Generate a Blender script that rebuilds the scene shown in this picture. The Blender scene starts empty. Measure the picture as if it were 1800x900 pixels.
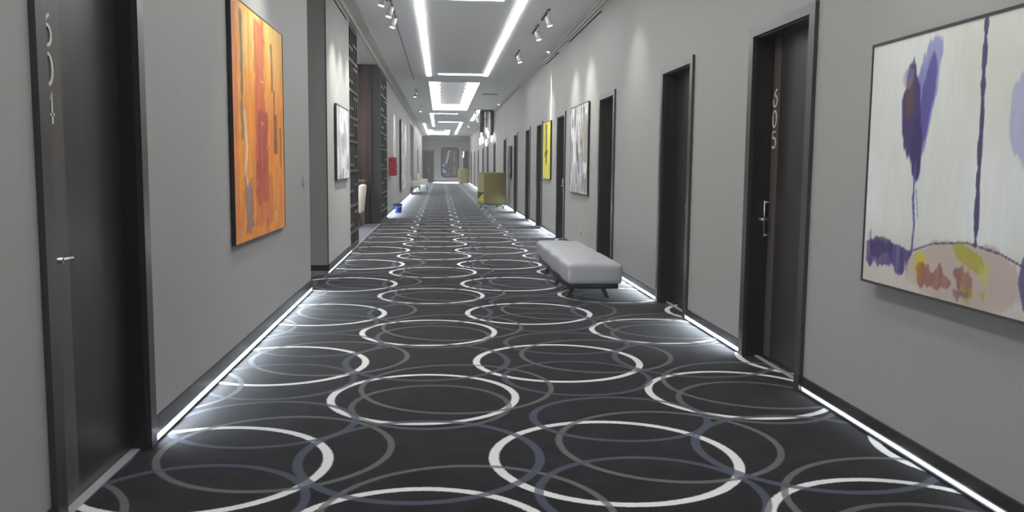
import bpy, bmesh, math, random
import numpy as np
from mathutils import Vector, Matrix
PI = math.pi
S = bpy.context.scene
C = S.collection
random.seed(7)

# ------------------------------------------------------------------ camera, world, exposure
HC = 1.45
F, YAW, PITCH, ROLL = 1514.2, 0.08306, 0.1037, 0.00918
cam = bpy.data.objects.new('camera', bpy.data.cameras.new('camera'))
C.objects.link(cam)
cam.data.sensor_fit = 'HORIZONTAL'; cam.data.sensor_width = 36.0
cam.data.lens = F / 1800 * 36.0
cam.data.clip_start = 0.05; cam.data.clip_end = 300
_f = Vector((math.sin(YAW), math.cos(YAW), 0)); _r = Vector((math.cos(YAW), -math.sin(YAW), 0)); _u = Vector((0, 0, 1))
_f2 = math.cos(PITCH)*_f - math.sin(PITCH)*_u; _u2 = math.cos(PITCH)*_u + math.sin(PITCH)*_f
_r3 = math.cos(ROLL)*_r + math.sin(ROLL)*_u2; _u3 = math.cos(ROLL)*_u2 - math.sin(ROLL)*_r
cam.matrix_world = Matrix(((_r3.x, _u3.x, -_f2.x, 0), (_r3.y, _u3.y, -_f2.y, 0), (_r3.z, _u3.z, -_f2.z, HC), (0, 0, 0, 1)))
S.camera = cam

wd = bpy.data.worlds.new('world'); S.world = wd; wd.use_nodes = True
wd.node_tree.nodes['Background'].inputs[0].default_value = (0.6, 0.65, 0.7, 1)
wd.node_tree.nodes['Background'].inputs[1].default_value = 0.05
HAZE = 0.004        # thin indoor haze that veils the far end
_vs = wd.node_tree.nodes.new('ShaderNodeVolumeScatter'); _vs.inputs['Density'].default_value = HAZE; _vs.inputs['Anisotropy'].default_value = 0.3
wd.node_tree.links.new(_vs.outputs[0], wd.node_tree.nodes['World Output'].inputs['Volume'])
S.view_settings.view_transform = 'Standard'; S.view_settings.look = 'None'
S.view_settings.gamma = 1.0; S.view_settings.use_curve_mapping = False
S.view_settings.exposure = 1.02

CEIL_L = 10.0       # ceiling strips
COVE_L = 3.0        # emissive panels standing in for the LED glow inside the trays
LED_COLD = (0.80, 0.90, 1.0)
SPOT_W = 85.0

# ------------------------------------------------------------------ dimensions (metres)
XL, XR, ZC, YE, YB = -1.49, 2.36, 3.89, 73.0, -5.0
DW, DH = 0.99, 2.43          # clear door opening
CW = 0.085                   # casing width

# ------------------------------------------------------------------ colour and material helpers
def lin(c):
    return tuple(((x/12.92) if x <= 0.04045 else ((x+0.055)/1.055)**2.4) for x in c)
def rgb(r, g, b): return lin((r/255, g/255, b/255)) + (1,)
def mat(name, col, rough=0.6, metal=0.0, coat=0.0, noise=None, bump=None, spec=0.5, sheen=0.0):
    m = bpy.data.materials.new(name); m.use_nodes = True
    nt = m.node_tree; b = nt.nodes['Principled BSDF']
    b.inputs['Base Color'].default_value = col
    b.inputs['Roughness'].default_value = rough; b.inputs['Metallic'].default_value = metal
    b.inputs['Coat Weight'].default_value = coat; b.inputs['Specular IOR Level'].default_value = spec
    if sheen: b.inputs['Sheen Weight'].default_value = sheen
    if noise or bump:
        tc = nt.nodes.new('ShaderNodeTexCoord'); mp = nt.nodes.new('ShaderNodeMapping')
        nt.links.new(tc.outputs['Object'], mp.inputs['Vector'])
        nz = nt.nodes.new('ShaderNodeTexNoise'); nt.links.new(mp.outputs[0], nz.inputs['Vector'])
        scale = (noise or bump)[0]; mp.inputs['Scale'].default_value = scale
        nz.inputs['Scale'].default_value = 1.0; nz.inputs['Detail'].default_value = 4
        if noise:
            mx = nt.nodes.new('ShaderNodeMix'); mx.data_type = 'RGBA'
            a = noise[1]
            mx.inputs[6].default_value = tuple(max(0, c*(1-a)) for c in col[:3]) + (1,)
            mx.inputs[7].default_value = tuple(min(1, c*(1+a)) for c in col[:3]) + (1,)
            nt.links.new(nz.outputs['Fac'], mx.inputs[0]); nt.links.new(mx.outputs[2], b.inputs['Base Color'])
        if bump:
            bp = nt.nodes.new('ShaderNodeBump'); bp.inputs['Strength'].default_value = bump[1]; bp.inputs['Distance'].default_value = 0.002
            nt.links.new(nz.outputs['Fac'], bp.inputs['Height']); nt.links.new(bp.outputs[0], b.inputs['Normal'])
    return m
def emit(name, col, s):
    m = bpy.data.materials.new(name); m.use_nodes = True; b = m.node_tree.nodes['Principled BSDF']
    b.inputs['Base Color'].default_value = (.8, .8, .8, 1)
    b.inputs['Emission Color'].default_value = tuple(col) + (1,); b.inputs['Emission Strength'].default_value = s
    return m
M = {
 'wall': mat('wallpaper', rgb(162, 162, 157), 0.75, noise=((90, 90, 3), 0.075), bump=((90, 90, 3), 0.15)),
 'ceil': mat('ceiling_paint', rgb(243, 244, 247), 0.5, noise=((1.5, 1.5, 1.5), 0.02)),
 'bulk': mat('end_bulkhead_paint', rgb(170, 171, 174), 0.8, noise=((2, 2, 2), 0.03)),
 'cornice': mat('cornice_paint', rgb(205, 205, 198), 0.7, noise=((2, 2, 2), 0.02)),
 'endwall': mat('end_wall_paper', rgb(188, 188, 190), 0.7, noise=((60, 60, 3), 0.06)),
 'wenge': mat('dark_wenge_veneer', rgb(44, 40, 37), 0.34, noise=((60, 60, 2.2), 0.28), spec=0.7),
 'casing': mat('dark_lacquered_casing', rgb(84, 82, 82), 0.30, 0.5, noise=((50, 50, 2), 0.12), spec=0.9),
 'strip': mat('taupe_inlay', rgb(86, 79, 75), 0.4, noise=((50, 50, 3), 0.12)),
 'base': mat('dark_baseboard_lacquer', rgb(50, 47, 46), 0.35, noise=((3, 3, 30), 0.1)),
 'steel': mat('brushed_steel', rgb(200, 200, 202), 0.3, 1.0, noise=((5, 5, 60), 0.05)),
 'alu': mat('satin_aluminium', rgb(190, 192, 196), 0.4, 0.8, noise=((4, 40, 4), 0.05)),
 'digit': mat('pale_metal_numeral', rgb(214, 212, 206), 0.5, 0.0, noise=((30, 30, 30), 0.05)),
 'fret': mat('dark_bronze_lattice', rgb(50, 48, 47), 0.6, 0.0, noise=((30, 30, 30), 0.15)),
 'darkpanel': mat('charcoal_panel', rgb(44, 44, 50), 0.5, noise=((20, 20, 2), 0.15)),
 'drape': mat('red_brown_drape', rgb(74, 58, 55), 0.85, noise=((40, 40, 2), 0.2)),
 'counter': mat('brown_counter_wood', rgb(105, 88, 78), 0.4, noise=((4, 30, 30), 0.15)),
 'loungefloor': mat('plain_grey_lounge_carpet', rgb(110, 110, 118), 0.95, noise=((60, 60, 60), 0.12)),
 'frame': mat('thin_dark_picture_frame', rgb(44, 40, 38), 0.4, noise=((20, 20, 20), 0.1)),
 'cushion': mat('white_leatherette', rgb(176, 177, 180), 0.5, noise=((6, 6, 6), 0.03), bump=((120, 120, 120), 0.1)),
 'benchwood': mat('dark_stained_bench_wood', rgb(46, 42, 44), 0.4, noise=((5, 40, 40), 0.15)),
 'cream': mat('cream_upholstery', rgb(218, 210, 196), 0.75, noise=((40, 40, 40), 0.06)),
 'mustard': mat('mustard_canvas', rgb(122, 112, 62), 0.8, noise=((80, 80, 80), 0.10), bump=((200, 200, 200), 0.2)),
 'mustardlight': mat('pale_mustard_edging', rgb(150, 142, 84), 0.7, noise=((60, 60, 60), 0.08)),
 'yellow': mat('yellow_cloth', rgb(190, 172, 76), 0.85, noise=((40, 40, 40), 0.12)),
 'rubber': mat('black_rubber', rgb(30, 30, 32), 0.7, noise=((40, 40, 40), 0.1)),
 'blue': mat('blue_plastic', rgb(32, 62, 140), 0.35, noise=((10, 10, 10), 0.05)),
 'red': mat('red_enamel', rgb(170, 28, 48), 0.4, noise=((10, 10, 10), 0.05)),
 'white': mat('white_plastic', rgb(215, 215, 212), 0.45, noise=((10, 10, 10), 0.03)),
 'plate': mat('grey_plastic', rgb(172, 174, 170), 0.5, noise=((10, 10, 10), 0.03)),
 'threshold': mat('pale_threshold_metal', rgb(176, 176, 178), 0.45, 0.15, noise=((5, 60, 5), 0.05)),
 'slot': mat('air_slot_black', rgb(70, 70, 70), 0.7, noise=((10, 10, 10), 0.1)),
 'black': mat('black_metal_tube', rgb(46, 46, 46), 0.35, 0.4, noise=((20, 20, 20), 0.1)),
 'glass': mat('seeded_glass', rgb(230, 232, 235), 0.1, noise=((20, 20, 20), 0.04)),
 'lamp': emit('ceiling_diffuser', (0.96, 0.98, 1.0), CEIL_L),
 'cove': emit('cove_glow', (0.97, 0.98, 1.0), COVE_L),
 'led': emit('floor_led', LED_COLD, 36.0),
 'leddim': emit('floor_led_dim', LED_COLD, 2.6),
 'ledend': emit('end_wall_led', (1, 1, 1), 9.0),
 'lens': emit('spot_lens', (1.0, 0.98, 0.93), 14.0),
 'bulb': emit('pendant_glow', (1.0, 0.98, 0.94), 2.0),
}
_g = M['glass'].node_tree.nodes['Principled BSDF']; _g.inputs['Transmission Weight'].default_value = 0.85; _g.inputs['IOR'].default_value = 1.3

# ------------------------------------------------------------------ mesh helpers
def box(bm, x0, x1, y0, y1, z0, z1):
    v = [bm.verts.new(p) for p in ((x0,y0,z0),(x1,y0,z0),(x1,y1,z0),(x0,y1,z0),(x0,y0,z1),(x1,y0,z1),(x1,y1,z1),(x0,y1,z1))]
    for f in ((3,2,1,0),(4,5,6,7),(0,1,5,4),(1,2,6,5),(2,3,7,6),(3,0,4,7)): bm.faces.new([v[i] for i in f])
    return v
def B(*boxes):
    bm = bmesh.new()
    for b in boxes: box(bm, *b)
    return bm
def RB(x0, x1, y0, y1, z0, z1, r=0.02, seg=3):
    bm = B((x0, x1, y0, y1, z0, z1)); bmesh.ops.bevel(bm, geom=bm.edges[:] + bm.verts[:], offset=r, segments=seg, profile=0.5, affect='EDGES')
    for f in bm.faces: f.smooth = True
    return bm
def tube(bm, p0, p1, r0, r1=None, seg=12, caps=True):
    r1 = r0 if r1 is None else r1
    p0, p1 = Vector(p0), Vector(p1); d = (p1-p0).normalized()
    a = d.orthogonal().normalized(); b = d.cross(a)
    A = [bm.verts.new(p0 + r0*(math.cos(t)*a + math.sin(t)*b)) for t in [2*PI*i/seg for i in range(seg)]]
    D = [bm.verts.new(p1 + r1*(math.cos(t)*a + math.sin(t)*b)) for t in [2*PI*i/seg for i in range(seg)]]
    for i in range(seg):
        f = bm.faces.new((A[i], A[(i+1) % seg], D[(i+1) % seg], D[i])); f.smooth = True
    if caps: bm.faces.new(A[::-1]); bm.faces.new(D)
    return bm
def T(*a, **k): return tube(bmesh.new(), *a, **k)
def lathe(prof, seg=20):
    bm = bmesh.new(); rings = []
    for r, z in prof: rings.append([bm.verts.new((r*math.cos(2*PI*i/seg), r*math.sin(2*PI*i/seg), z)) for i in range(seg)])
    for a, b in zip(rings, rings[1:]):
        for i in range(seg):
            f = bm.faces.new((a[i], a[(i+1) % seg], b[(i+1) % seg], b[i])); f.smooth = True
    return bm
def obj(name, bm, m, parent=None):
    me = bpy.data.meshes.new(name)
    bmesh.ops.recalc_face_normals(bm, faces=bm.faces[:]) if len(bm.faces) < 60000 else None
    bm.to_mesh(me); bm.free()
    if m: me.materials.append(m)
    o = bpy.data.objects.new(name, me); C.objects.link(o)
    if parent: o.parent = parent
    return o
def thing(name, label, cat, loc=(0,0,0), rz=0, group=None):
    o = bpy.data.objects.new(name, None); C.objects.link(o); o.empty_display_size = .1
    o.location = loc; o.rotation_euler = (0, 0, rz); o['label'] = label; o['category'] = cat
    if group: o['group'] = group
    return o
def tag(o, label, cat, group=None):
    o['label'] = label; o['category'] = cat
    if group: o['group'] = group
    return o
def struct(name, bm, m, parent=None):
    o = obj(name, bm, m, parent)
    if parent is None: o['kind'] = 'structure'
    return o
def dup(root, loc, label=None, group=None, rz=None):
    def rec(o, par):
        c = o.copy(); C.objects.link(c)
        if par: c.parent = par
        for ch in [x for x in o.children]: rec(ch, c)
        return c
    r = rec(root, None); r.location = loc
    if rz is not None: r.rotation_euler = (0, 0, rz)
    if label: r['label'] = label
    if group: r['group'] = group
    return r

# ------------------------------------------------------------------ carpet material (printed ring pattern, in metres)
def carpet():
    m = bpy.data.materials.new('ring_pattern_carpet'); m.use_nodes = True
    nt = m.node_tree; N = nt.nodes; L = nt.links; b = N['Principled BSDF']
    tc = N.new('ShaderNodeTexCoord'); sx = N.new('ShaderNodeSeparateXYZ'); L.new(tc.outputs['Object'], sx.inputs[0])
    def ma(op, a, c=None, d=None):
        n = N.new('ShaderNodeMath'); n.operation = op
        for i, v in enumerate((a, c, d)):
            if v is None: continue
            if isinstance(v, (int, float)): n.inputs[i].default_value = v
            else: L.new(v, n.inputs[i])
        return n.outputs[0]
    PX, PY = 2.03, 2.14
    nz = N.new('ShaderNodeTexNoise'); L.new(tc.outputs['Object'], nz.inputs['Vector']); nz.inputs['Scale'].default_value = 60; nz.inputs['Detail'].default_value = 2
    fuzz = ma('MULTIPLY', ma('SUBTRACT', nz.outputs['Fac'], 0.5), 0.012)
    def ring(cx, cy, r, w, sy=1.0):
        dx = ma('WRAP', ma('SUBTRACT', sx.outputs[0], cx), PX/2, -PX/2)
        dy = ma('DIVIDE', ma('WRAP', ma('SUBTRACT', sx.outputs[1], cy), PY/2, -PY/2), sy)
        d = ma('SQRT', ma('ADD', ma('MULTIPLY', dx, dx), ma('MULTIPLY', dy, dy)))
        e = ma('ABSOLUTE', ma('SUBTRACT', ma('ADD', d, fuzz), r - w/2))
        # tapers to top and bottom, as the printed brush ring does
        ww = ma('ADD', ma('MULTIPLY', ma('DIVIDE', ma('ABSOLUTE', dx), r), w*0.02), w*0.36)
        mr = N.new('ShaderNodeMapRange'); L.new(ma('SUBTRACT', e, ww), mr.inputs[0])
        mr.inputs[1].default_value = -0.004; mr.inputs[2].default_value = 0.004; mr.inputs[3].default_value = 1; mr.inputs[4].default_value = 0
        return mr.outputs[0]
    n2 = N.new('ShaderNodeTexNoise'); L.new(tc.outputs['Object'], n2.inputs['Vector']); n2.inputs['Scale'].default_value = 5; n2.inputs['Detail'].default_value = 5
    base = N.new('ShaderNodeMix'); base.data_type = 'RGBA'; L.new(n2.outputs['Fac'], base.inputs[0])
    base.inputs[6].default_value = rgb(24, 23, 27); base.inputs[7].default_value = rgb(54, 52, 54)
    cur = base.outputs[2]
    def over(cur, fac, col, k=1.0):
        n = N.new('ShaderNodeMix'); n.data_type = 'RGBA'; L.new(ma('MULTIPLY', fac, k) if k != 1 else fac, n.inputs[0]); L.new(cur, n.inputs[6]); n.inputs[7].default_value = col
        return n.outputs[2]
    white = rgb(228, 229, 226); grey = rgb(108, 108, 108); blue = rgb(84, 89, 102)
    cur = over(cur, ring(-.104, 5.337, .607, .062), white)
    cur = over(cur, ring(.872, 4.14, .64, .066), white)
    cur = over(cur, ring(.107, 5.58, .645, .045), grey, .85)
    cur = over(cur, ring(1.20, 4.36, .60, .048), grey, .85)
    cur = over(cur, ring(-.06, 5.14, .50, .05), grey, .7)
    cur = over(cur, ring(-.10, 4.21, .63, .062), blue, .85)
    cur = over(cur, ring(1.04, 4.83, .535, .058, .86), blue, .85)
    cur = over(cur, ring(.94, 3.66, .53, .055, .95), blue, .8)
    L.new(cur, b.inputs['Base Color'])
    b.inputs['Roughness'].default_value = 0.9
    b.inputs['Specular IOR Level'].default_value = 0.04
    b.inputs['Sheen Weight'].default_value = 0.15; b.inputs['Sheen Roughness'].default_value = 0.35
    bp = N.new('ShaderNodeBump'); bp.inputs['Strength'].default_value = 0.3; bp.inputs['Distance'].default_value = 0.003
    n3 = N.new('ShaderNodeTexNoise'); L.new(tc.outputs['Object'], n3.inputs['Vector']); n3.inputs['Scale'].default_value = 220
    L.new(n3.outputs['Fac'], bp.inputs['Height']); L.new(bp.outputs[0], b.inputs['Normal'])
    return m

# ------------------------------------------------------------------ setting
struct('floor', B((-6, 3.2, YB, YE+.5, -.1, 0)), carpet())
# ceiling with the two light trays left open
def ceiling():
    X0, X1, Y0, Y1 = -6, 2.7, YB-.3, YE+.5
    bm = bmesh.new()
    trays = [(-.36, 1.16, 25.6, 38.5), (-.96, .66, 59.5, 69.0), (-.36, 1.16, 0.0, 10.6)]
    ys = [Y0]
    for a in sorted(trays, key=lambda t: t[2]):
        box(bm, X0, X1, ys[-1], a[2], ZC, ZC+.3)
        box(bm, X0, a[0], a[2], a[3], ZC, ZC+.3); box(bm, a[1], X1, a[2], a[3], ZC, ZC+.3)
        box(bm, a[0], a[1], a[2], a[3], ZC+.18, ZC+.3)
        ys.append(a[3])
    box(bm, X0, X1, ys[-1], Y1, ZC, ZC+.3)
    return bm
struct('ceiling', ceiling(), M['ceil'])
struct('trim_1', B((XL, XL+.21, YB, YE, ZC-.03, ZC), (XL, XL+.05, YB, YE, ZC-.09, ZC-.03)), M['cornice'])
struct('trim_2', B((XR-.06, XR, YB, YE, ZC-.05, ZC), (XR-.03, XR, YB, YE, ZC-.09, ZC-.05)), M['cornice'])
struct('trim_3', B((XL, XR, YE-1.2, YE, ZC-.28, ZC)), M['bulk'])

RD = [5.925, 8.575, 12.21, 16.88, 20.58, 23.35, 27.15, 31.75, 37.9, 43.4, 48.3, 54.5, 60.5, 66.5]   # right doors, centre Y
LD = [3.905, 56.5]                                    # left doors
HO = DW/2                                             # half opening
def wall_with_doors(xin, xout, y0, y1, doors):
    a, b = min(xin, xout), max(xin, xout); bl = []; y = y0
    for c in sorted(doors):
        bl += [(a, b, y, c-HO, 0, ZC), (a, b, c-HO, c+HO, DH, ZC)]; y = c+HO
    bl.append((a, b, y, y1, 0, ZC)); return bl
struct('wall_right', B(*wall_with_doors(XR, XR+.3, YB, YE, RD)), M['wall'])
PASS = (10.0, 11.56); LOUNGE = (16.0, 21.55); NOOK = (42.9, 48.0)
struct('wall_left', B(*(wall_with_doors(XL, XL-.22, YB, PASS[0], [LD[0]]) + [(XL-.22, XL, PASS[1], 14.45, 0, ZC)]
    + [(XL-.22, XL, 24.05, NOOK[0], 0, ZC)] + wall_with_doors(XL, XL-.22, NOOK[1], YE, [LD[1]])
    + [(XL-.22, XL, NOOK[0], NOOK[1], 3.5, ZC)])), M['wall'])
struct('wall_end', B((XL-.3, XR+.3, YE, YE+.2, 0, ZC)), M['endwall'])
struct('wall_back', B((XL-.3, XR+.3, YB-.2, YB, 0, ZC)), M['wall'])
struct('wall_passage', B((-4.2, XL-.22, PASS[1], PASS[1]+.2, 0, ZC), (-4.4, -4.2, PASS[0]-.2, PASS[1]+.2, 0, ZC), (-4.2, XL-.22, PASS[0]-.2, PASS[0], 0, ZC)), M['wall'])
struct('wall_lounge', B((-6, -5.8, 14, 22, 0, ZC), (-5.8, XL-.22, 14.25, 14.45, 0, ZC)), M['wall'])
struct('wall_lounge_panel', B((-5.8, XL-.03, 21.6, 24.05, 0, ZC)), M['darkpanel'])
struct('wall_nook', B((XL-1.3, XL-1.2, NOOK[0], NOOK[1], 0, 3.6), (XL-1.2, XL-.22, NOOK[0]-.1, NOOK[0], 0, 3.6), (XL-1.2, XL-.22, NOOK[1], NOOK[1]+.1, 0, 3.6), (XL-1.3, XL-.22, NOOK[0], NOOK[1], 3.5, 3.6)), M['darkpanel'])
struct('floor_lounge', B((-5.8, XL-.01, 14.45, 21.6, 0, .006)), M['loungefloor'])
struct('trim_4', B((XL-.02, XL+.01, 14.45, 24.05, 0, .014)), M['alu'])
struct('trim_5', B((XL-.006, XL+.006, PASS[1]-.006, PASS[1]+.006, .1, ZC-.1)), M['slot'])

# baseboards (dark lacquer, floating above the light profile), per stretch between doors
def stretches(y0, y1, doors, half=HO+CW):
    out = []; y = y0
    for c in sorted(doors):
        if c-half > y: out.append((y, c-half))
        y = c+half
    if y < y1: out.append((y, y1))
    return out
RS = stretches(YB, YE, RD)
LS = stretches(YB, PASS[0], [LD[0]]) + [(PASS[1], 14.45), (24.05, NOOK[0])] + stretches(NOOK[1], YE, [LD[1]])
struct('baseboard_right', B(*[(XR-.014, XR, a, b, .045, .103) for a, b in RS]), M['base'])
struct('baseboard_left', B(*([(XL, XL+.014, a, b, .045, .13) for a, b in LS] + [(-4.2, XL, PASS[1]-.014, PASS[1], .045, .12)])), M['base'])
struct('baseboard_end', B((XL, XR, YE-.014, YE, .11, .2)), M['base'])

def light_strip(a, b, side, m, label, group):
    t = thing('floor_light_strip', label, 'light', ((XR if side > 0 else XL), (a+b)/2, 0), 0 if side > 0 else PI, group)
    h = (b-a)/2 - .012
    # local +X is into the wall
    obj('profile', B((-.013, 0, -h, h, .036, .045), (-.013, 0, -h, h, .0, .003), (-.006, 0, -h, h, .008, .036)), M['alu'], t)
    obj('lip', B((-.021, -.007, -h, h, .0, .0135)), M['rubber'], t)
    bm = bmesh.new()
    v = [bm.verts.new(p) for p in ((-.0125, -h, .0355), (-.0125, h, .0355), (-.007, h, .0085), (-.007, -h, .0085))]
    bm.faces.new(v); w = [bm.verts.new((p.co.x+.002, p.co.y, p.co.z)) for p in v]; bm.faces.new(w[::-1])
    for i in range(4): bm.faces.new((v[i], v[(i+1) % 4], w[(i+1) % 4], w[i]))
    obj('diffuser', bm, m, t)
    return t
names_r = ['silvery floor light strip under the large purple flower painting', 'bright floor light strip between the two nearest right-hand doors',
           'bright floor light strip behind the white bench', 'floor light strip under the grey streaked painting', 'floor light strip under the yellow painting',
           'short floor light strip past the yellow painting', 'floor light strip just before the mustard trolley on the right', 'floor light strip beside the mustard trolley',
           ]
for i, (a, b) in enumerate(RS):
    if b - a < .3: continue
    light_strip(a, b, 1, M['leddim'] if i == 0 else M['led'], names_r[i] if i < len(names_r) else 'far floor light strip between the doors beyond the mustard trolley',
                'floor light strips on the right wall' if i < len(names_r) else 'far right floor light strips')
for (a, b), l in zip(LS, ['floor light strip on the left, before the nearest left door', 'bright floor light strip under the orange painting', 'faint floor light strip under the small grey painting on the left',
                          'bright floor light strip behind the blue bucket', 'floor light strip on the left past the seating nook', 'farthest floor light strip on the left wall']):
    light_strip(a, b, -1, M['leddim'] if a > PASS[1]-.1 and a < 14 else M['led'], l, 'floor light strips on the left wall')
t = thing('floor_light_strip', 'short dim floor light strip at the foot of the side passage wall', 'light', ((-4.2+XL)/2, PASS[1]-.001, 0), PI/2)
obj('profile', B((-.013, 0, -1.3, 1.3, .0, .045)), M['alu'], t)
t = thing('floor_light_strip', 'white floor light strip at the foot of the far end wall', 'light', (.5, YE, 0), PI/2)
obj('profile', B((-.03, 0, -1.2, 1.2, .09, .11)), M['alu'], t); obj('diffuser', B((-.02, -.002, -1.19, 1.19, .0, .09)), M['ledend'], t)

# ------------------------------------------------------------------ doors
def polyring(pts, w, closed=True):
    """thin flat stroke: pts in (y,z); extruded 4 mm along x"""
    bm = bmesh.new(); n = len(pts); P = [Vector((0, a, b)) for a, b in pts]; L_, R_ = [], []
    for i in range(n):
        p, q = (P[i-1], P[(i+1) % n]) if closed else (P[max(0, i-1)], P[min(n-1, i+1)])
        d = (q-p).normalized(); nn = Vector((0, -d.z, d.y))*w/2
        L_.append(P[i]+nn); R_.append(P[i]-nn)
    vs = [[bm.verts.new(p+Vector((dx, 0, 0))) for p in A] for A in (L_, R_) for dx in (0, .004)]
    for i in range(n if closed else n-1):
        j = (i+1) % n
        for a, b in ((0, 2), (3, 1), (2, 3), (1, 0)): bm.faces.new((vs[a][i], vs[a][j], vs[b][j], vs[b][i]))
    if not closed:
        for i in (0, n-1): bm.faces.new((vs[0][i], vs[2][i], vs[3][i], vs[1][i]))
    return bm
def glyph(ch, s, w=.014):
    """digit of height .125 centred; s=+1 when the reader's right is -y"""
    def A(cx, cz, rx, rz, a0, a1, n=14): return [(cx+rx*math.cos(math.radians(a0+(a1-a0)*i/n)), cz+rz*math.sin(math.radians(a0+(a1-a0)*i/n))) for i in range(n+1)]
    if ch == '0': p = A(0, 0, .036, .06, 0, 360, 24)[:-1]; cl = True
    elif ch == '6': p = [(.024, .062), (-.002, .045)] + A(0, -.022, .036, .04, 160, 520, 26); cl = False
    elif ch == '5': p = [(.032, .06), (-.026, .06), (-.03, .012)] + A(0, -.022, .036, .038, 115, -140, 20); cl = False
    elif ch == '4': p = [(.018, -.062), (.018, .062), (-.038, -.025), (.038, -.025)]; cl = False
    return polyring([(-s*a, b) for a, b in p], w, cl)
def make_door(n, y, side, depth, strip_far, digits=None, digit_y=None, label=''):
    """origin on the wall face; local +x runs into the wall on the right-hand wall"""
    t = bpy.data.objects.new('door_%d' % n, None); C.objects.link(t)
    t.location = (XR if side > 0 else XL, y, 0); t['kind'] = 'structure'; t['label'] = label
    s = side
    def bx(*bs): return B(*[(min(s*b[0], s*b[1]), max(s*b[0], s*b[1])) + b[2:] for b in bs])
    o = HO+CW
    cas = bx((-.026, .0, -o, -HO, 0, DH+.07), (-.026, 0, HO, o, 0, DH+.07), (-.026, 0, -HO, HO, DH, DH+.07))
    obj('casing', cas, M['casing'], t)
    obj('jamb', bx((0, depth, -HO, -HO+.012, 0, DH), (0, depth, HO-.012, HO, 0, DH), (0, depth, -HO, HO, DH-.012, DH)), M['wenge'], t)
    leaf = obj('leaf', bx((depth, depth+.045, -HO, HO, .006, DH)), M['wenge'], t)
    e = 1 if strip_far else -1
    if side > 0: ys = (e*(HO-.15), e*(HO-.02))
    else: ys = (-.305, -.15)
    a, b = min(ys), max(ys)
    obj('inlay', bx((depth-.003, depth+.001, a, b, .01, DH-.015)), M['strip'], leaf)
    if digits:
        for i, ch in enumerate(digits):
            g = obj('digit', glyph(ch, s), M['digit'], leaf); g.location = (s*(depth-.004) - (.004 if s > 0 else 0), digit_y, 1.975-.155*i)
    # handle: vertical bar on two posts with a lever
    hy = (HO-.045 if e > 0 else -.36) if side > 0 else -.40; ll_ = .17 if (side > 0 and e < 0) else .09
    bm = bmesh.new(); x0, x1 = s*depth, s*(depth-.045)
    tube(bm, (x1, hy, .93), (x1, hy, 1.21), .007)
    for z in (.945, 1.195): tube(bm, (x0, hy, z), (x1, hy, z), .008)
    hd = obj('handle', bm, M['steel'], leaf)
    bm = bmesh.new(); tube(bm, (x0, hy, 1.065), (s*(depth-.085), hy, 1.065), .012); tube(bm, (s*(depth-.08), hy, 1.065), (s*(depth-.08), hy-e*ll_, 1.065), .009)
    obj('lever', bm, M['steel'], leaf)
    obj('threshold', bx((.07 if s > 0 else .03, .10 if s > 0 else .073, -HO+.013, HO-.013, 0, .008)), M['threshold'], t)
    return t
far = [True, False, False, True, True, False, False, True, True, False, True, False, True, False]
for i, y in enumerate(RD):
    make_door(i+1, y, 1, .14, far[i], '605' if i == 0 else None, .42, 'dark wenge door with a pale inlay strip' + (' and the number 605' if i == 0 else ''))
make_door(15, LD[0], -1, .075, False, '604', -.275, 'dark wenge door with the number 604 half hidden by its frame')
make_door(16, LD[1], -1, .075, False, None, 0, 'dark door far down the left wall')
# far end door and right end opening
t = bpy.data.objects.new('door_17', None); C.objects.link(t); t.location = (-1.02, YE, 0); t['kind'] = 'structure'; t['label'] = 'dark double door in the end wall'
obj('casing', B((-.47, -.41, -.05, 0, 0, 2.75), (.41, .47, -.05, 0, 0, 2.75), (-.41, .41, -.05, 0, 2.67, 2.75)), M['casing'], t)
for s in (-1, 1):
    lf = obj('leaf', B((min(0.004*s, .405*s), max(.004*s, .405*s), -.035, 0, .006, 2.665)), M['wenge'], t)
    obj('handle', T((s*.06, -.07, .95), (s*.06, -.07, 1.3), .014), M['steel'], lf)
t = bpy.data.objects.new('door_18', None); C.objects.link(t); t.location = (2.1, YE, 0); t['kind'] = 'structure'; t['label'] = 'narrow dark door at the right of the end wall'
obj('casing', B((-.22, -.17, -.05, 0, 0, 2.7), (.17, .22, -.05, 0, 0, 2.7), (-.17, .17, -.05, 0, 2.63, 2.7)), M['casing'], t)
obj('leaf', B((-.17, .17, -.03, 0, .006, 2.63)), M['wenge'], t)

# ------------------------------------------------------------------ ceiling lights
def cstrip(x0, x1, y0, y1, label):
    cx, cy = (x0+x1)/2, (y0+y1)/2; a, b = (x1-x0)/2, (y1-y0)/2
    t = thing('ceiling_light_strip', label, 'light', (cx, cy, ZC), 0, 'linear ceiling lights')
    obj('diffuser', B((-a+.006, a-.006, -b+.006, b-.006, -.014, -.002)), M['lamp'], t)
    obj('trim_frame', B((-a, -a+.006, -b, b, -.006, 0), (a-.006, a, -b, b, -.006, 0), (-a+.006, a-.006, -b, -b+.006, -.006, 0), (-a+.006, a-.006, b-.006, b, -.006, 0)), M['white'], t)
cstrip(-.385, -.255, 12.95, 24.0, 'long linear ceiling light nearest on the left side')
cstrip(1.14, 1.27, 11.2, 23.8, 'long linear ceiling light nearest on the right side')
cstrip(-.25, .93, 12.82, 13.02, 'crosswise ceiling light bar at the top edge of the picture')
cstrip(-.07, 1.135, 23.35, 23.6, 'crosswise ceiling light bar just before the glowing tray')
cstrip(-.50, -.37, 41.0, 54.5, 'linear ceiling light beyond the glowing tray on the left')
cstrip(-.35, .80, 41.0, 41.25, 'crosswise ceiling light bar just beyond the glowing tray')
cstrip(-.13, 1.06, 48.7, 48.95, 'crosswise ceiling light bar farthest from the viewer')
cstrip(1.08, 1.23, 48.8, 67.5, 'farthest linear ceiling light on the right side')
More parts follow.
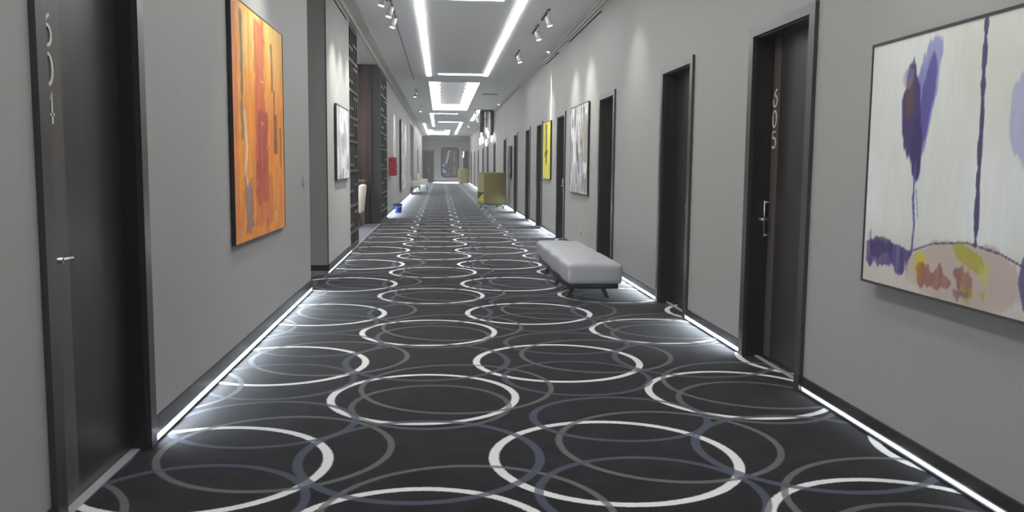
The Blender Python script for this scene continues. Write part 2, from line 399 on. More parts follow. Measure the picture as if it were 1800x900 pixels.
cstrip(1.58, 1.75, 38.4, 47.2, 'short ceiling light close to the pendant lamps')
cstrip(-1.03, -.90, 51.0, 69.0, 'farthest linear ceiling light on the left side')
def scallop(n, L, w, amp):
    """strip from x=0 to w with lobed inner edge along y (length L)"""
    bm = bmesh.new(); k = n*8; top = []; pts = []
    for i in range(k+1):
        y = L*i/k; pts.append((w-amp+amp*abs(math.sin(PI*n*i/k))**.7, y))
    for z in (0, -.008):
        vs = [(bm.verts.new((0, y, z)), bm.verts.new((x, y, z))) for x, y in pts]; top.append(vs)
        for a, b in zip(vs, vs[1:]): bm.faces.new((a[0], a[1], b[1], b[0]))
    for a, b in zip(zip(top[0], top[1]), list(zip(top[0], top[1]))[1:]):
        bm.faces.new((a[0][1], a[1][1], b[1][1], b[0][1]))
    return bm
def tray(x0, x1, y0, y1, label, w=.34):
    t = thing('cove_light_tray', label, 'light', (x0, y0, ZC+.178), 0, 'recessed ceiling light trays')
    L, W = y1-y0, x1-x0; n = max(4, int(L/1.3))
    o = obj('painted_glow', scallop(n, L, w, .13), M['cove'], t)  # emissive scallops stand in for LED pools of light on the tray ceiling
    o = obj('painted_glow', scallop(n, L, w, .13), M['cove'], t); o.location = (W, L, 0); o.rotation_euler = (0, 0, PI)
    o = obj('painted_glow', scallop(6, W-.02, .9, .08), M['cove'], t); o.location = (.01, L-.001, -.009); o.rotation_euler = (0, 0, -PI/2)
    obj('lip', B((-.012, 0, -.012, L+.012, -.19, 0), (W, W+.012, -.012, L+.012, -.19, 0), (0, W, L, L+.012, -.19, 0), (0, W, -.012, 0, -.19, 0)), M['white'], t)
    obj('side_light', B((0.001, .01, .02, L-.02, -.15, -.012), (W-.01, W-.001, .02, L-.02, -.15, -.012), (.02, W-.02, L-.01, L-.001, -.15, -.012)), M['cove'], t)
tray(-.348, 1.148, 25.612, 38.488, 'recessed ceiling tray with scalloped white glow on three sides')
tray(-.948, .648, 59.512, 68.988, 'farther recessed ceiling tray with glow near the end wall')
tray(-.348, 1.148, 0.012, 10.588, 'recessed ceiling tray above the viewer, out of the picture')  # unseen repeat of the tray, added to light the near walls

def spotlight(x, y, side, label, power=1.0, trackside=-1, aimz=1.2, grp='ceiling spotlights'):
    """adjustable spot on a short black track, aimed at the nearer wall"""
    t = thing('track_spotlight', label, 'lamp', (x, y, ZC), 0, grp)
    obj('track', B((-.016, .016, -.1, .9, -.022, 0)), M['slot'], t)
    obj('stem', T((0, 0, -.02), (0, 0, -.13), .012), M['white'], t)
    wx = (XR if side > 0 else XL)-x
    d = Vector((wx, 0, aimz-(ZC-.17))).normalized(); c = Vector((0, 0, -.17))
    hd = obj('head', T(c-d*.07, c+d*.08, .038, .046, seg=16), M['white'], t)
    obj('lens', T(c+d*.081, c+d*.086, .038, seg=16), M['lens'], hd)
    ld = bpy.data.lights.new('spot_beam', 'SPOT'); ld.energy = SPOT_W*power*(.7 if side > 0 else 1); ld.spot_size = math.radians(84); ld.spot_blend = 1.0; ld.color = (1, .985, .94); ld.shadow_soft_size = .03
    lo = bpy.data.objects.new('spot_beam', ld); C.objects.link(lo); lo.parent = t
    lo.location = c+d*.1; lo.rotation_euler = d.to_track_quat('-Z', 'Y').to_euler()
    return t
sp = [(-.80, 12.3, -1, 'ceiling spotlight on the left, cut by the top of the picture'), (-.75, 13.2, -1, 'bright ceiling spotlight on the left, second from the top'),
      (-.75, 14.2, -1, 'bright ceiling spotlight on the left, third from the top'),
      (-.80, 28.3, -1, 'faint ceiling spotlight left of the glowing tray'), (-.80, 35.8, -1, 'ceiling spotlight left of the glowing tray, farther of the two'),
      (1.68, 13.7, 1, 'nearest ceiling spotlight on the right'), (1.68, 15.2, 1, 'second ceiling spotlight on the right'), (1.65, 18.5, 1, 'ceiling spotlight above the yellow painting'),
      (1.5, 37.6, 1, 'far ceiling spotlight beside the short ceiling light'), (1.80, 43.2, 1, 'far ceiling spotlight beyond the pendant lamps'), (1.55, 49.2, 1, 'tiny far ceiling spotlight on the right')]
for x, y, s, l in sp: spotlight(x, y, s, l)
for x, y, s, p_, l in ((-.8, 7.2, -1, 1.2, 'ceiling spotlight above the orange painting, out of the picture'), (-.8, 1.5, -1, .8, 'ceiling spotlight before the nearest left door, out of the picture'),
                (1.68, 3.7, 1, .6, 'ceiling spotlight above the purple painting, out of the picture'), (1.68, 10.4, 1, .7, 'ceiling spotlight before the grey painting, out of the picture')):
    spotlight(x, y, s, l, p_*.6)  # unseen repeats of the spots, added to wash the near walls
# narrow wall grazers above two pictures: recessed downlights close to the wall
def downlight(x, y, label, p=40, ang=14):
    t = thing('recessed_downlight', label, 'lamp', (x, y, ZC), 0, 'downlights close to the wall')
    obj('ring', T((0, 0, -.006), (0, 0, 0), .042, seg=20), M['white'], t)
    obj('lens', T((0, 0, -.009), (0, 0, -.006), .035, seg=16), M['lens'], t)
    ld = bpy.data.lights.new('downlight_beam', 'SPOT'); ld.energy = p; ld.spot_size = math.radians(ang); ld.spot_blend = .6; ld.color = (1, 1, .93); ld.shadow_soft_size = .02
    lo = bpy.data.objects.new('downlight_beam', ld); C.objects.link(lo); lo.parent = t; lo.location = (0, 0, -.02)
    s = 1 if x > 0 else -1; lo.rotation_euler = (0, -s*math.radians(3.5), 0)
downlight(XL+.07, 12.45, 'small downlight grazing the wall above the small grey painting', 3200, 9)
downlight(XR-.07, 18.6, 'small downlight grazing the wall above the yellow painting', 1500, 9)
downlight(XR-.07, 34.5, 'small downlight grazing the wall before the pendant lamps', 250, 9)
# lounge fill: unseen panel and area light added to brighten the interior
ll = bpy.data.lights.new('lounge_fill', 'AREA'); ll.shape = 'RECTANGLE'; ll.size = 1.2; ll.size_y = 4; ll.energy = 120
lt = thing('lounge_fill_panel', 'unseen flat fill panel added on the lounge ceiling', 'light', (-3.6, 18, ZC))
obj('panel', B((-.6, .6, -2, 2, -.02, 0)), M['white'], lt); lo = bpy.data.objects.new('lounge_fill', ll); C.objects.link(lo); lo.parent = lt; lo.location = (0, 0, -.03)

# air slots and vent
for x, y0, y1, l in ((XR, 12.85, 16.0, 'dark air slot high on the right wall, nearer one'), (XR, 17.5, 19.6, 'dark air slot high on the right wall, farther one'), (XL, 11.7, 14.1, 'dark air slot high on the left wall')):
    t = thing('air_slot', l, 'vent', (x, (y0+y1)/2, 3.73), 0, 'linear air slots'); s = -1 if x > 0 else 1; h = (y1-y0)/2
    obj('frame', B(*[(min(0, s*.012), max(0, s*.012), -h, h, a, b) for a, b in ((-.04, -.03), (.03, .04))]), M['ceil'], t)
    obj('slot', B((min(0, s*.005), max(0, s*.005), -h, h, -.03, .03)), M['slot'], t)
    for z in (-.012, .012): obj('blade', B((min(0, s*.010), max(0, s*.010), -h, h, z-.002, z+.002)), M['slot'], t)
t = thing('ceiling_vent', 'small dark vent in the ceiling right of the glowing tray', 'vent', (1.68, 29.7, ZC))
obj('frame', B((-.28, .28, -.18, -.15, -.01, 0), (-.28, .28, .15, .18, -.01, 0), (-.28, -.25, -.15, .15, -.01, 0), (.25, .28, -.15, .15, -.01, 0)), M['white'], t)
for k in range(5): obj('slat', B((-.25, .25, -.14+.06*k, -.10+.06*k, -.008, 0)), M['slot'], t)
struct('trim_6', B((-.775, -.76, 14.5, 25.0, ZC-.004, ZC)), M['slot'])

# ------------------------------------------------------------------ paintings
rng = np.random.default_rng(5)
def vnoise(u, v, su, sv, seed):
    r = np.random.default_rng(seed); g = r.random((64, 64)); x = u*su; y = v*sv
    xi = np.floor(x).astype(int); yi = np.floor(y).astype(int); fx = x-xi; fy = y-yi; fx = fx*fx*(3-2*fx); fy = fy*fy*(3-2*fy)
    G = lambda a, b: g[a % 64, b % 64]
    return (G(xi, yi)*(1-fx)+G(xi+1, yi)*fx)*(1-fy)+(G(xi, yi+1)*(1-fx)+G(xi+1, yi+1)*fx)*fy
def sm(x, a, b): t = np.clip((x-a)/(b-a), 0, 1); return t*t*(3-2*t)
class Pic:
    def __init__(s, w, h, n, base):
        s.w, s.h = w, h; s.nu = n; s.nv = int(n*h/w)
        s.u, s.v = np.meshgrid(np.linspace(0, w, s.nu), np.linspace(0, h, s.nv)); s.c = np.zeros((s.nv, s.nu, 3)); s.c[:] = np.array(base)/255
    def over(s, a, col):
        a = np.clip(a, 0, 1)[..., None]; s.c = s.c*(1-a) + (np.array(col)/255)*a
    def rect(s, u0, u1, v0, v1, col, a=1, soft=.007, rag=.03, seed=1):
        n = (vnoise(s.u, s.v, 14, 14, seed)-.5)*rag*2 + (vnoise(s.u, s.v, 45, 12, seed+5)-.5)*rag
        m = sm(s.u+n, u0-soft, u0+soft)*(1-sm(s.u+n, u1-soft, u1+soft))*sm(s.v+n, v0-soft, v0+soft)*(1-sm(s.v-n, v1-soft, v1+soft))
        m = m*(.8+.4*(vnoise(s.u, s.v, 40, 6, seed+9)-.5)); s.over(m*a, col)
    def ell(s, cu, cv, ru, rv, col, a=1, ang=0, soft=.07, rag=.2, seed=1):
        c_, s_ = math.cos(ang), math.sin(ang); du, dv = s.u-cu, s.v-cv
        x = (du*c_+dv*s_)/ru; y = (-du*s_+dv*c_)/rv
        d = np.sqrt(x*x+y*y)+(vnoise(s.u, s.v, 12, 7, seed)-.5)*rag*2+(vnoise(s.u, s.v, 60, 14, seed+5)-.5)*rag*1.2
        s.over((1-sm(d, 1-soft, 1+soft))*a, col)
    def line(s, pts, w, col, a=1, rag=.3, seed=1):
        best = np.full(s.u.shape, 9.)
        for (a0, b0), (a1, b1) in zip(pts, pts[1:]):
            dx, dy = a1-a0, b1-b0; t = np.clip(((s.u-a0)*dx+(s.v-b0)*dy)/(dx*dx+dy*dy), 0, 1)
            best = np.minimum(best, np.hypot(s.u-a0-t*dx, s.v-b0-t*dy))
        ww = w/2*(1+rag*2*(vnoise(s.u, s.v, 20, 20, seed)-.5)); s.over((1-sm(best, ww*.88, ww*1.12))*a, col)
    def grain(s, k=.06, su=50, sv=9, seed=3):
        s.c = np.clip(s.c*(1+k*2*(vnoise(s.u, s.v, su, sv, seed)-.5)[..., None]), 0, 1)
pic_mat = bpy.data.materials.new('brushed_paint'); pic_mat.use_nodes = True
_n = pic_mat.node_tree; _v = _n.nodes.new('ShaderNodeVertexColor'); _v.layer_name = 'paint'; _n.links.new(_v.outputs[0], _n.nodes['Principled BSDF'].inputs['Base Color'])
_n.nodes['Principled BSDF'].inputs['Roughness'].default_value = .55
def canvas_mesh(name, pic, P0, eu, parent, mask=None):
    """grid at local P0 + u*eu + v*z"""
    nu, nv = pic.nu, pic.nv; P0, eu = np.array(P0), np.array(eu)
    co = P0+pic.u[..., None]*eu+pic.v[..., None]*np.array([0, 0, 1.])
    idx = np.arange(nu*nv).reshape(nv, nu)
    q = np.stack([idx[:-1, :-1], idx[:-1, 1:], idx[1:, 1:], idx[1:, :-1]], -1)
    q = q[mask] if mask is not None else q.reshape(-1, 4)
    me = bpy.data.meshes.new(name); me.from_pydata(co.reshape(-1, 3).tolist(), [], q.tolist())
    at = me.color_attributes.new('paint', 'FLOAT_COLOR', 'POINT')
    c = pic.c; c = np.where(c <= .04045, c/12.92, ((c+.055)/1.055)**2.4); c = np.concatenate([c, np.ones(c.shape[:2]+(1,))], -1)
    at.data.foreach_set('color', c.astype(np.float32).ravel())
    me.materials.append(pic_mat); o = bpy.data.objects.new(name, me); C.objects.link(o); o.parent = parent
    return o
def painting(side, y_left, z0, pic, label, depth=.05, stand=.02, name='painting', e=.012):
    """y_left = world Y of the picture's left edge as the viewer facing it sees it"""
    X = XR if side > 0 else XL; s = -1 if side > 0 else 1           # s: direction off the wall
    dirY = -1 if side > 0 else 1
    t = thing(name, label, 'painting', (X, y_left, z0), 0)
    w, h = pic.w, pic.h; ya, yb = sorted((0, dirY*w)); x0, x1 = sorted((s*stand, s*(stand+depth)))
    obj('stretcher', B((x0, x1, ya+.004, yb-.004, .004, h-.004)), M['frame'], t)
    xa, xb = sorted((s*(stand-.0), s*(stand+depth+.006)))
    obj('frame_edge', B((xa, xb, ya-e, ya, -e, h+e), (xa, xb, yb, yb+e, -e, h+e), (xa, xb, ya, yb, -e, 0), (xa, xb, ya, yb, h, h+e)), M['frame'], t)
    obj('hanger', B((min(0, s*stand), max(0, s*stand), (ya+yb)/2-.1, (ya+yb)/2+.1, h-.25, h-.2)), M['frame'], t)
    canvas_mesh('canvas', pic, (s*(stand+depth+.001), 0, 0), (0, dirY, 0), t)
    return t

# --- large purple-flower painting (u = 4.48 - Y, v = z - .86)
p = Pic(1.95, 1.235, 330, (222, 224, 216)); U = lambda y: 4.48-y
p.over(.5*sm(vnoise(p.u, p.v, 2.2, 1.6, 11), .35, .8), (208, 210, 192)); p.over(.6*sm(vnoise(p.u, p.v, 3, 2, 12), .55, .9), (234, 236, 236))
p.over(.55*(1-sm(p.v, .1, .34)), (196, 182, 170))
p.ell(U(3.58), .13, .42, .15, (190, 172, 160), .9, rag=.08, seed=4)
p.line([(U(4.0), .2), (U(3.83), .25), (U(3.57), .275), (U(3.34), .25), (U(3.19), .21), (U(2.95), .12)], .010, (92, 80, 116), .9)
p.rect(U(4.47), U(4.02), .09, .22, (66, 50, 112), .95, rag=.03, seed=6); p.rect(U(4.44), U(4.2), .15, .24, (52, 42, 92), .8, seed=7)
p.ell(U(3.86), .1, .2, .09, (198, 178, 168), .8, seed=8); p.ell(U(3.93), .14, .045, .06, (206, 190, 70), .95, seed=9)
p.ell(U(3.55), .21, .12, .045, (172, 166, 64), .9, ang=-.3, seed=10); p.rect(U(3.5), U(3.4), .11, .2, (206, 196, 90), .8, seed=22)
p.rect(U(3.95), U(3.5), .05, .115, (136, 78, 62), .85, rag=.05, seed=13); p.rect(U(3.62), U(3.42), .04, .09, (176, 160, 60), .8, seed=14)
p.rect(U(3.66), U(3.52), .03, .07, (110, 60, 70), .7, seed=23)
p.ell(U(4.0), .84, .075, .3, (120, 116, 178), .7, ang=-.1, seed=27); p.ell(U(3.95), .96, .085, .26, (132, 134, 190), .75, ang=-.22, seed=15); p.ell(U(3.955), .91, .055, .22, (82, 74, 146), .85, ang=-.25, seed=16)
p.ell(U(4.07), .84, .085, .25, (62, 48, 104), .97, ang=.16, seed=17); p.ell(U(4.02), .70, .05, .16, (52, 44, 98), .95, seed=18)
p.ell(U(4.10), .93, .045, .11, (100, 66, 66), .85, seed=19); p.ell(U(4.13), 1.04, .05, .06, (150, 146, 176), .5, seed=20)
p.line([(U(4.02), .62), (U(4.02), .45), (U(4.0), .32), (U(4.01), .18)], .018, (92, 90, 150), .9, seed=2); p.line([(U(4.0), .5), (U(3.97), .36)], .008, (120, 120, 170), .6)
p.line([(U(3.53), 1.22), (U(3.53), 1.02), (U(3.52), .78), (U(3.52), .54), (U(3.51), .27)], .028, (70, 62, 102), .95, rag=.5, seed=5)
p.ell(U(3.2), .80, .13, .2, (168, 166, 208), .7, seed=24); p.ell(U(3.1), .78, .08, .17, (92, 84, 150), .8, seed=25)
p.line([(U(3.19), .24), (U(3.2), .15), (U(3.17), .05)], .035, (84, 74, 128), .85, seed=26); p.line([(U(3.1), .6), (U(3.08), .2)], .014, (92, 90, 150), .8)
p.grain(.012)
painting(1, 4.48, .86, p, 'large framed cream painting with purple flowers, beside door 605')

# --- orange painting (u = Y - 6.12, v = z - .87)
p = Pic(1.97, 1.76, 250, (236, 142, 30)); W_, H_ = 1.97, 1.76
p.over(.9*sm(p.v, .9, 1.75), (244, 208, 116)); p.over(.5*sm(vnoise(p.u, p.v, 6, 1, 31), .4, .8), (236, 156, 40)); p.over(.4*sm(vnoise(p.u, p.v, 5, 3, 32), .6, .9), (222, 112, 40))
def OY(px):  # fraction across in the picture plane
    return px
p.rect(.0, .16, 0, 1.76, (214, 122, 70), .8, seed=33); p.rect(.17, .22, .8, 1.7, (232, 190, 150), .5, seed=50)
p.rect(.26, .34, .75, 1.70, (96, 92, 72), .9, rag=.02, seed=34); p.rect(.34, .42, .55, 1.2, (232, 160, 80), .6, seed=35)
p.rect(.40, .50, 1.3, 1.72, (238, 214, 150), .7, seed=51)
p.line([(.38, .95), (.44, .7), (.36, .5), (.50, .35), (.40, .2)], .07, (226, 196, 180), .8, seed=36)
p.rect(.36, .62, .06, .46, (118, 96, 122), .8, rag=.05, seed=37)
p.rect(.74, 1.14, .35, 1.72, (196, 78, 44), .75, rag=.04, seed=38); p.rect(.78, 1.25, .25, 1.0, (160, 44, 44), .8, rag=.05, seed=39); p.rect(.7, 1.4, .08, .5, (196, 86, 40), .6, seed=40)
p.line([(.98, 1.62), (1.0, 1.25), (1.10, 1.25)], .014, (240, 190, 150), .85); p.line([(1.1, .9), (.99, .92), (.99, .55)], .014, (240, 180, 140), .8)
p.line([(.82, 1.0), (.82, .62)], .012, (240, 170, 120), .7)
p.rect(1.42, 1.49, 1.2, 1.6, (96, 74, 38), .9, rag=.015, seed=41); p.rect(1.50, 1.56, .95, 1.22, (88, 60, 36), .9, rag=.015, seed=42); p.rect(1.50, 1.66, .66, 1.0, (104, 62, 34), .9, rag=.015, seed=43)
p.rect(1.76, 1.86, .55, .9, (134, 74, 36), .85, rag=.02, seed=44); p.rect(1.6, 1.7, .1, .5, (240, 150, 40), .6, seed=45)
p.rect(1.50, 1.58, .06, .16, (244, 226, 130), .8, seed=46); p.rect(1.1, 1.2, .05, .12, (92, 60, 60), .5, seed=47); p.rect(.1, .3, .0, .12, (238, 150, 60), .7, seed=48)
p.grain(.07, 30, 6)
painting(-1, 6.27, .87, p, 'large orange abstract painting on the left wall', depth=.022, stand=.008, e=.004)

# --- silver streaked painting (u = 15.3 - Y)
def grey_pic(w, h, n, seed, warm=0, dark=(70, 68, 72), k=1.0):
    p = Pic(w, h, n, (206, 207, 206))
    p.over(.8*k*sm(vnoise(p.u, p.v, 8, 3.5, seed), .5, .75), (150, 150, 152)); p.over(.8*k*sm(vnoise(p.u, p.v, 11, 5, seed+1), .62, .75), dark)
    p.over(.8*sm(vnoise(p.u, p.v, 6, 4, seed+2), .6, .8), (232, 232, 230))
    if warm: p.over(.5*sm(vnoise(p.u, p.v, 3, 2, seed+3), .6, .8), (170, 158, 128))
    return p
p = grey_pic(1.85, 1.47, 200, 60, 1); p.rect(1.45, 1.75, .45, 1.3, (120, 116, 118), .7, seed=61); p.rect(1.4, 1.75, .35, .5, (236, 236, 236), .9, seed=62); p.rect(.2, 1.0, .05, .5, (150, 154, 170), .5, seed=63); p.rect(1.2, 1.8, .03, .28, (118, 118, 132), .7, seed=64)
p.line([(1.2, 1.4), (1.15, .9), (1.3, .6)], .04, (60, 56, 56), .8); p.grain(.05)
painting(1, 15.5, 1.01, p, 'tall grey and white streaked painting on the right wall', depth=.02, stand=.01)
# --- yellow painting
p = Pic(1.35, 1.24, 160, (222, 210, 56)); p.over(.4*sm(vnoise(p.u, p.v, 6, 2, 70), .5, .8), (206, 196, 78)); p.rect(.50, .74, .35, 1.2, (56, 50, 22), .95, rag=.03, seed=71); p.rect(.56, .62, .28, .5, (60, 56, 30), .9, seed=72)
p.ell(.5, .55, .16, .07, (84, 78, 60), .8, seed=73); p.ell(.75, .58, .14, .06, (86, 80, 50), .8, seed=74); p.rect(.15, .2, .1, 1.1, (236, 230, 130), .7, seed=75); p.rect(1.1, 1.2, .1, 1.1, (170, 164, 50), .6, seed=76)
painting(1, 19.72, 1.185, p, 'yellow painting with a dark vertical stroke', depth=.02, stand=.01)
# --- small grey painting left
p = grey_pic(1.62, 1.05, 170, 80, 0, (96, 96, 98), .9); p.grain(.05); painting(-1, 12.35, 1.245, p, 'small grey and white abstract painting on the left wall', depth=.025, stand=.01)
# --- tall far left painting
p = grey_pic(4.5, 2.55, 200, 90, 1, (92, 84, 76)); painting(-1, 31.6, .54, p, 'tall pale painting with a dark edge, far down the left wall', depth=.05, stand=.02)
# --- dark oblong piece on the right
p = Pic(1.0, 1.05, 80, (66, 64, 66)); p.over(.9*sm(vnoise(p.u, p.v, 5, 5, 95), .55, .75)*(1-sm(p.v, .2, .7)), (214, 212, 210)); p.over(.6*sm(vnoise(p.u, p.v, 4, 6, 96), .6, .8), (120, 112, 104))
painting(1, 29.55, 1.06, p, 'small dark painting with white marks before the mustard trolley', depth=.05)

# --- rounded picture on the end wall
def rr(w, h, r, n=8):
    out = []
    for cx, cy, a in ((w-r, h-r, 0), (r, h-r, 90), (r, r, 180), (w-r, r, 270)):
        out += [(cx+r*math.cos(math.radians(a+90*i/n)), cy+r*math.sin(math.radians(a+90*i/n))) for i in range(n+1)]
    return out
t = thing('round_cornered_picture', 'tall blue and brown picture in a dark round-cornered frame on the end wall', 'painting', (.02, YE, .47))
bm = bmesh.new(); o_ = rr(1.52, 2.5, .28); i_ = [(a+.13, b+.13) for a, b in rr(1.26, 2.24, .2)]
L4 = [[bm.verts.new((a, y, b)) for a, b in P] for P in (o_, i_) for y in (-.08, 0)]
n = len(o_)
for k in range(n):
    j = (k+1) % n
    for a, b in ((0, 2), (2, 3), (3, 1), (1, 0)): bm.faces.new((L4[a][k], L4[a][j], L4[b][j], L4[b][k]))
obj('frame', bm, mat('dark_brown_frame', rgb(62, 58, 56), .4, noise=((10, 10, 10), .1)), t)
p = Pic(1.36, 2.34, 100, (112, 108, 104)); p.over(.5*sm(vnoise(p.u, p.v, 4, 2, 101), .5, .8), (80, 78, 76))
p.line([(.12, .55), (.4, 1.3), (.62, 2.1)], .2, (214, 224, 234), .95, seed=102); p.line([(.25, 1.0), (.15, .8)], .3, (70, 104, 160), .9, seed=103); p.ell(.3, .55, .2, .18, (60, 84, 150), .9, seed=104); p.ell(.22, .42, .13, .12, (232, 236, 240), .95, seed=105)
p.ell(.12, .95, .08, .15, (226, 232, 240), .9, seed=106); p.rect(.62, .8, 1.0, 2.1, (120, 128, 96), .7, seed=107); p.rect(.8, 1.0, .7, 1.9, (128, 96, 66), .8, seed=108); p.rect(.95, 1.1, 1.2, 2.1, (190, 190, 186), .8, seed=109)
p.rect(.6, .9, .15, .9, (92, 100, 58), .8, seed=110); p.rect(.95, 1.15, .2, .9, (176, 160, 84), .8, seed=111); p.rect(.3, .7, .1, .3, (150, 146, 140), .6, seed=112)
canvas_mesh('picture', p, (.08, -.03, .08), (1, 0, 0), t)

# ------------------------------------------------------------------ lattice screens
def lattice(y0, y1, h, x, label, zs, depth=.05):
    t = thing('lattice_screen', label, 'screen', (x, y0, 0), 0, 'dark fretwork screens'); w = y1-y0
    for y in (0, w-.07): obj('post', B((0, depth, y, y+.07, 0, h)), M['fret'], t)
    obj('rail', B((0, depth, .07, w-.07, 0, .08)), M['fret'], t); obj('rail', B((0, depth, .07, w-.07, h-.08, h)), M['fret'], t)
    mid = [w*.30, w*.52, w*.74]
    for y in mid: obj('bar', B((.005, depth-.005, y-.022, y+.022, .08, h-.08)), M['fret'], t)
    for k, z in enumerate(zs):
        a, b = (.07, w-.07) if k % 3 == 0 else ((.07, mid[1]-.022) if k % 3 == 1 else (mid[1]+.022, w-.07))
        obj('rung', B((.0, depth, a, b, z-.022, z+.022)), M['fret'], t)
    return t
zs = [.3, .42, .62, .75, 1.0, 1.1, 1.35, 1.45, 1.6, 1.85, 1.95, 2.15, 2.25, 2.4, 2.6, 2.7, 2.85, 3.1, 3.2, 3.4, 3.5]
lattice(14.47, 15.97, 3.8, XL-.06, 'tall dark fretwork screen beside the small grey painting', zs)
lattice(21.57, 24.03, 3.8, XL-.028, 'tall dark fretwork screen beyond the lounge opening', zs, .05)
# lounge drapes, counter, chair
bm = bmesh.new(); k = 260; vs = []
for i in range(k+1):
    x = -5.7+(4.0)*i/k; y = 21.56-.05*abs(math.sin(x*16))-.01
    vs.append((bm.verts.new((x, y, .02)), bm.verts.new((x, y, 3.86)), bm.verts.new((x, 21.59, 3.86)), bm.verts.new((x, 21.59, .02))))
for a, b in zip(vs, vs[1:]):
    for q in range(4):
        f = bm.faces.new((a[q], b[q], b[(q+1) % 4], a[(q+1) % 4])); f.smooth = q == 0
bm.faces.new(vs[0]); bm.faces.new(vs[-1][::-1])
tag(obj('drape', bm, M['drape']), 'red-brown floor-length drape at the back of the lounge', 'curtain')
t = thing('lounge_counter', 'brown waist-high wooden counter behind the lounge armchair', 'counter', (-2.9, 21.05, .006))
obj('counter_top', B((-1.1, 1.1, -.28, .28, 1.04, 1.1)), M['counter'], t); obj('counter_body', B((-1.05, 1.05, -.22, .22, 0, 1.04)), M['counter'], t)

def armchair(loc, rz, label, group, m):
    """faces local -y"""
    t = thing('armchair', label, 'chair', loc, rz, group)
    obj('seat', RB(-.30, .30, -.30, .26, .32, .47, .05), m, t)
    bm = RB(-.33, .33, .20, .34, .34, 1.0, .06)
    for v in bm.verts: v.co.y += .12*max(0, v.co.z-.45); v.co.x *= 1-.12*max(0, v.co.z-.6)
    obj('backrest', bm, m, t)
    for s in (-1, 1): obj('armrest', RB(min(s*.27, s*.36), max(s*.27, s*.36), -.26, .24, .34, .66, .04), m, t)
    for sx in (-1, 1):
        for sy in (-1, 1): obj('leg', T((sx*.25, sy*.22, .34), (sx*.28, sy*.26, 0), .022, .015, seg=8), M['benchwood'], t)
    return t
armchair((-2.13, 20.2, .006), -PI/2, 'cream armchair in the lounge opening, seen from the side', 'cream armchairs', M['cream'])
armchair((-1.38, 45.2, 0), PI/2+.3, 'cream armchair by the far left wall, nearer of the pair', 'cream armchairs', M['cream'])
armchair((-1.04, 51.5, 0), PI/2, 'cream armchair by the far left wall, farther of the pair', 'cream armchairs', M['cream'])

# ------------------------------------------------------------------ bench
t = thing('bench', 'long white upholstered bench on dark splayed legs by the right wall', 'bench', (1.635, 10.45, 0))
bm = bmesh.new(); nx, ny = 14, 48; W2, L2 = .30, 1.46; Z0, Z1 = .205, .425
def cush(u, v, top):
    x = W2*u; y = L2*v; e = max(abs(u)**6, abs(v)**40)
    return x, y, e
grid = {}
import itertools
def cpos(a, b, c):  # a,b,c in [-1,1] cube surface to soft box
    x, y, z = a*W2, b*L2, c*(Z1-Z0)/2; r = .045
    ix = max(-W2+r, min(W2-r, x)); iy = max(-L2+r, min(L2-r, y)); iz = max(-(Z1-Z0)/2+r, min((Z1-Z0)/2-r, z))
    d = Vector((x-ix, y-iy, z-iz)); L_ = d.length
    p = Vector((ix, iy, iz)) + (d.normalized()*min(L_, r) if L_ > 1e-6 else d)
    seam = sum(math.exp(-((y-s)/.035)**2) for s in (-.49, .49))
    if c > .5: p.z += .018*(1-a*a)*(1-abs(b)**8) - .012*seam - .004*math.sin(y*9+a*3)
    p.x += .008*math.sin(y*7)*(1 if abs(a) > .9 else 0) + (-.010*seam*a if abs(a) > .9 else 0)
    p.z += (Z0+Z1)/2
    return p
def face_grid(fn, n1, n2):
    vs = [[bm.verts.new(fn(-1+2*i/n1, -1+2*j/n2)) for j in range(n2+1)] for i in range(n1+1)]
    for i in range(n1):
        for j in range(n2):
            f = bm.faces.new((vs[i][j], vs[i+1][j], vs[i+1][j+1], vs[i][j+1])); f.smooth = True
for s in (-1, 1):
    face_grid(lambda a, b: cpos(a, b, s), 16, 90); face_grid(lambda a, b: cpos(s, b, a), 8, 90); face_grid(lambda a, b: cpos(a, s, b), 16, 8)
bmesh.ops.remove_doubles(bm, verts=bm.verts[:], dist=.0005)
obj('cushion', bm, M['cushion'], t)
obj('base_frame', RB(-.27, .27, -1.40, 1.40, .15, .21, .006, 1), M['benchwood'], t)
for y in (-1.02, .02, 1.06):
    for s in (-1, 1):
        bm = bmesh.new(); a = [(s*.15, y, .15), (s*.215, y, 0)]
        box(bm, -.03, .03, -.022, .022, 0, .152)
        for v in bm.verts: k_ = 1-v.co.z/.152; v.co.x = v.co.x*(1-.25*k_)+s*(.15+.07*k_); v.co.y += y
        obj('leg', bm, M['benchwood'], t)
    obj('crossbar', B((-.15, .15, y-.018, y+.018, .125, .15)), M['benchwood'], t)

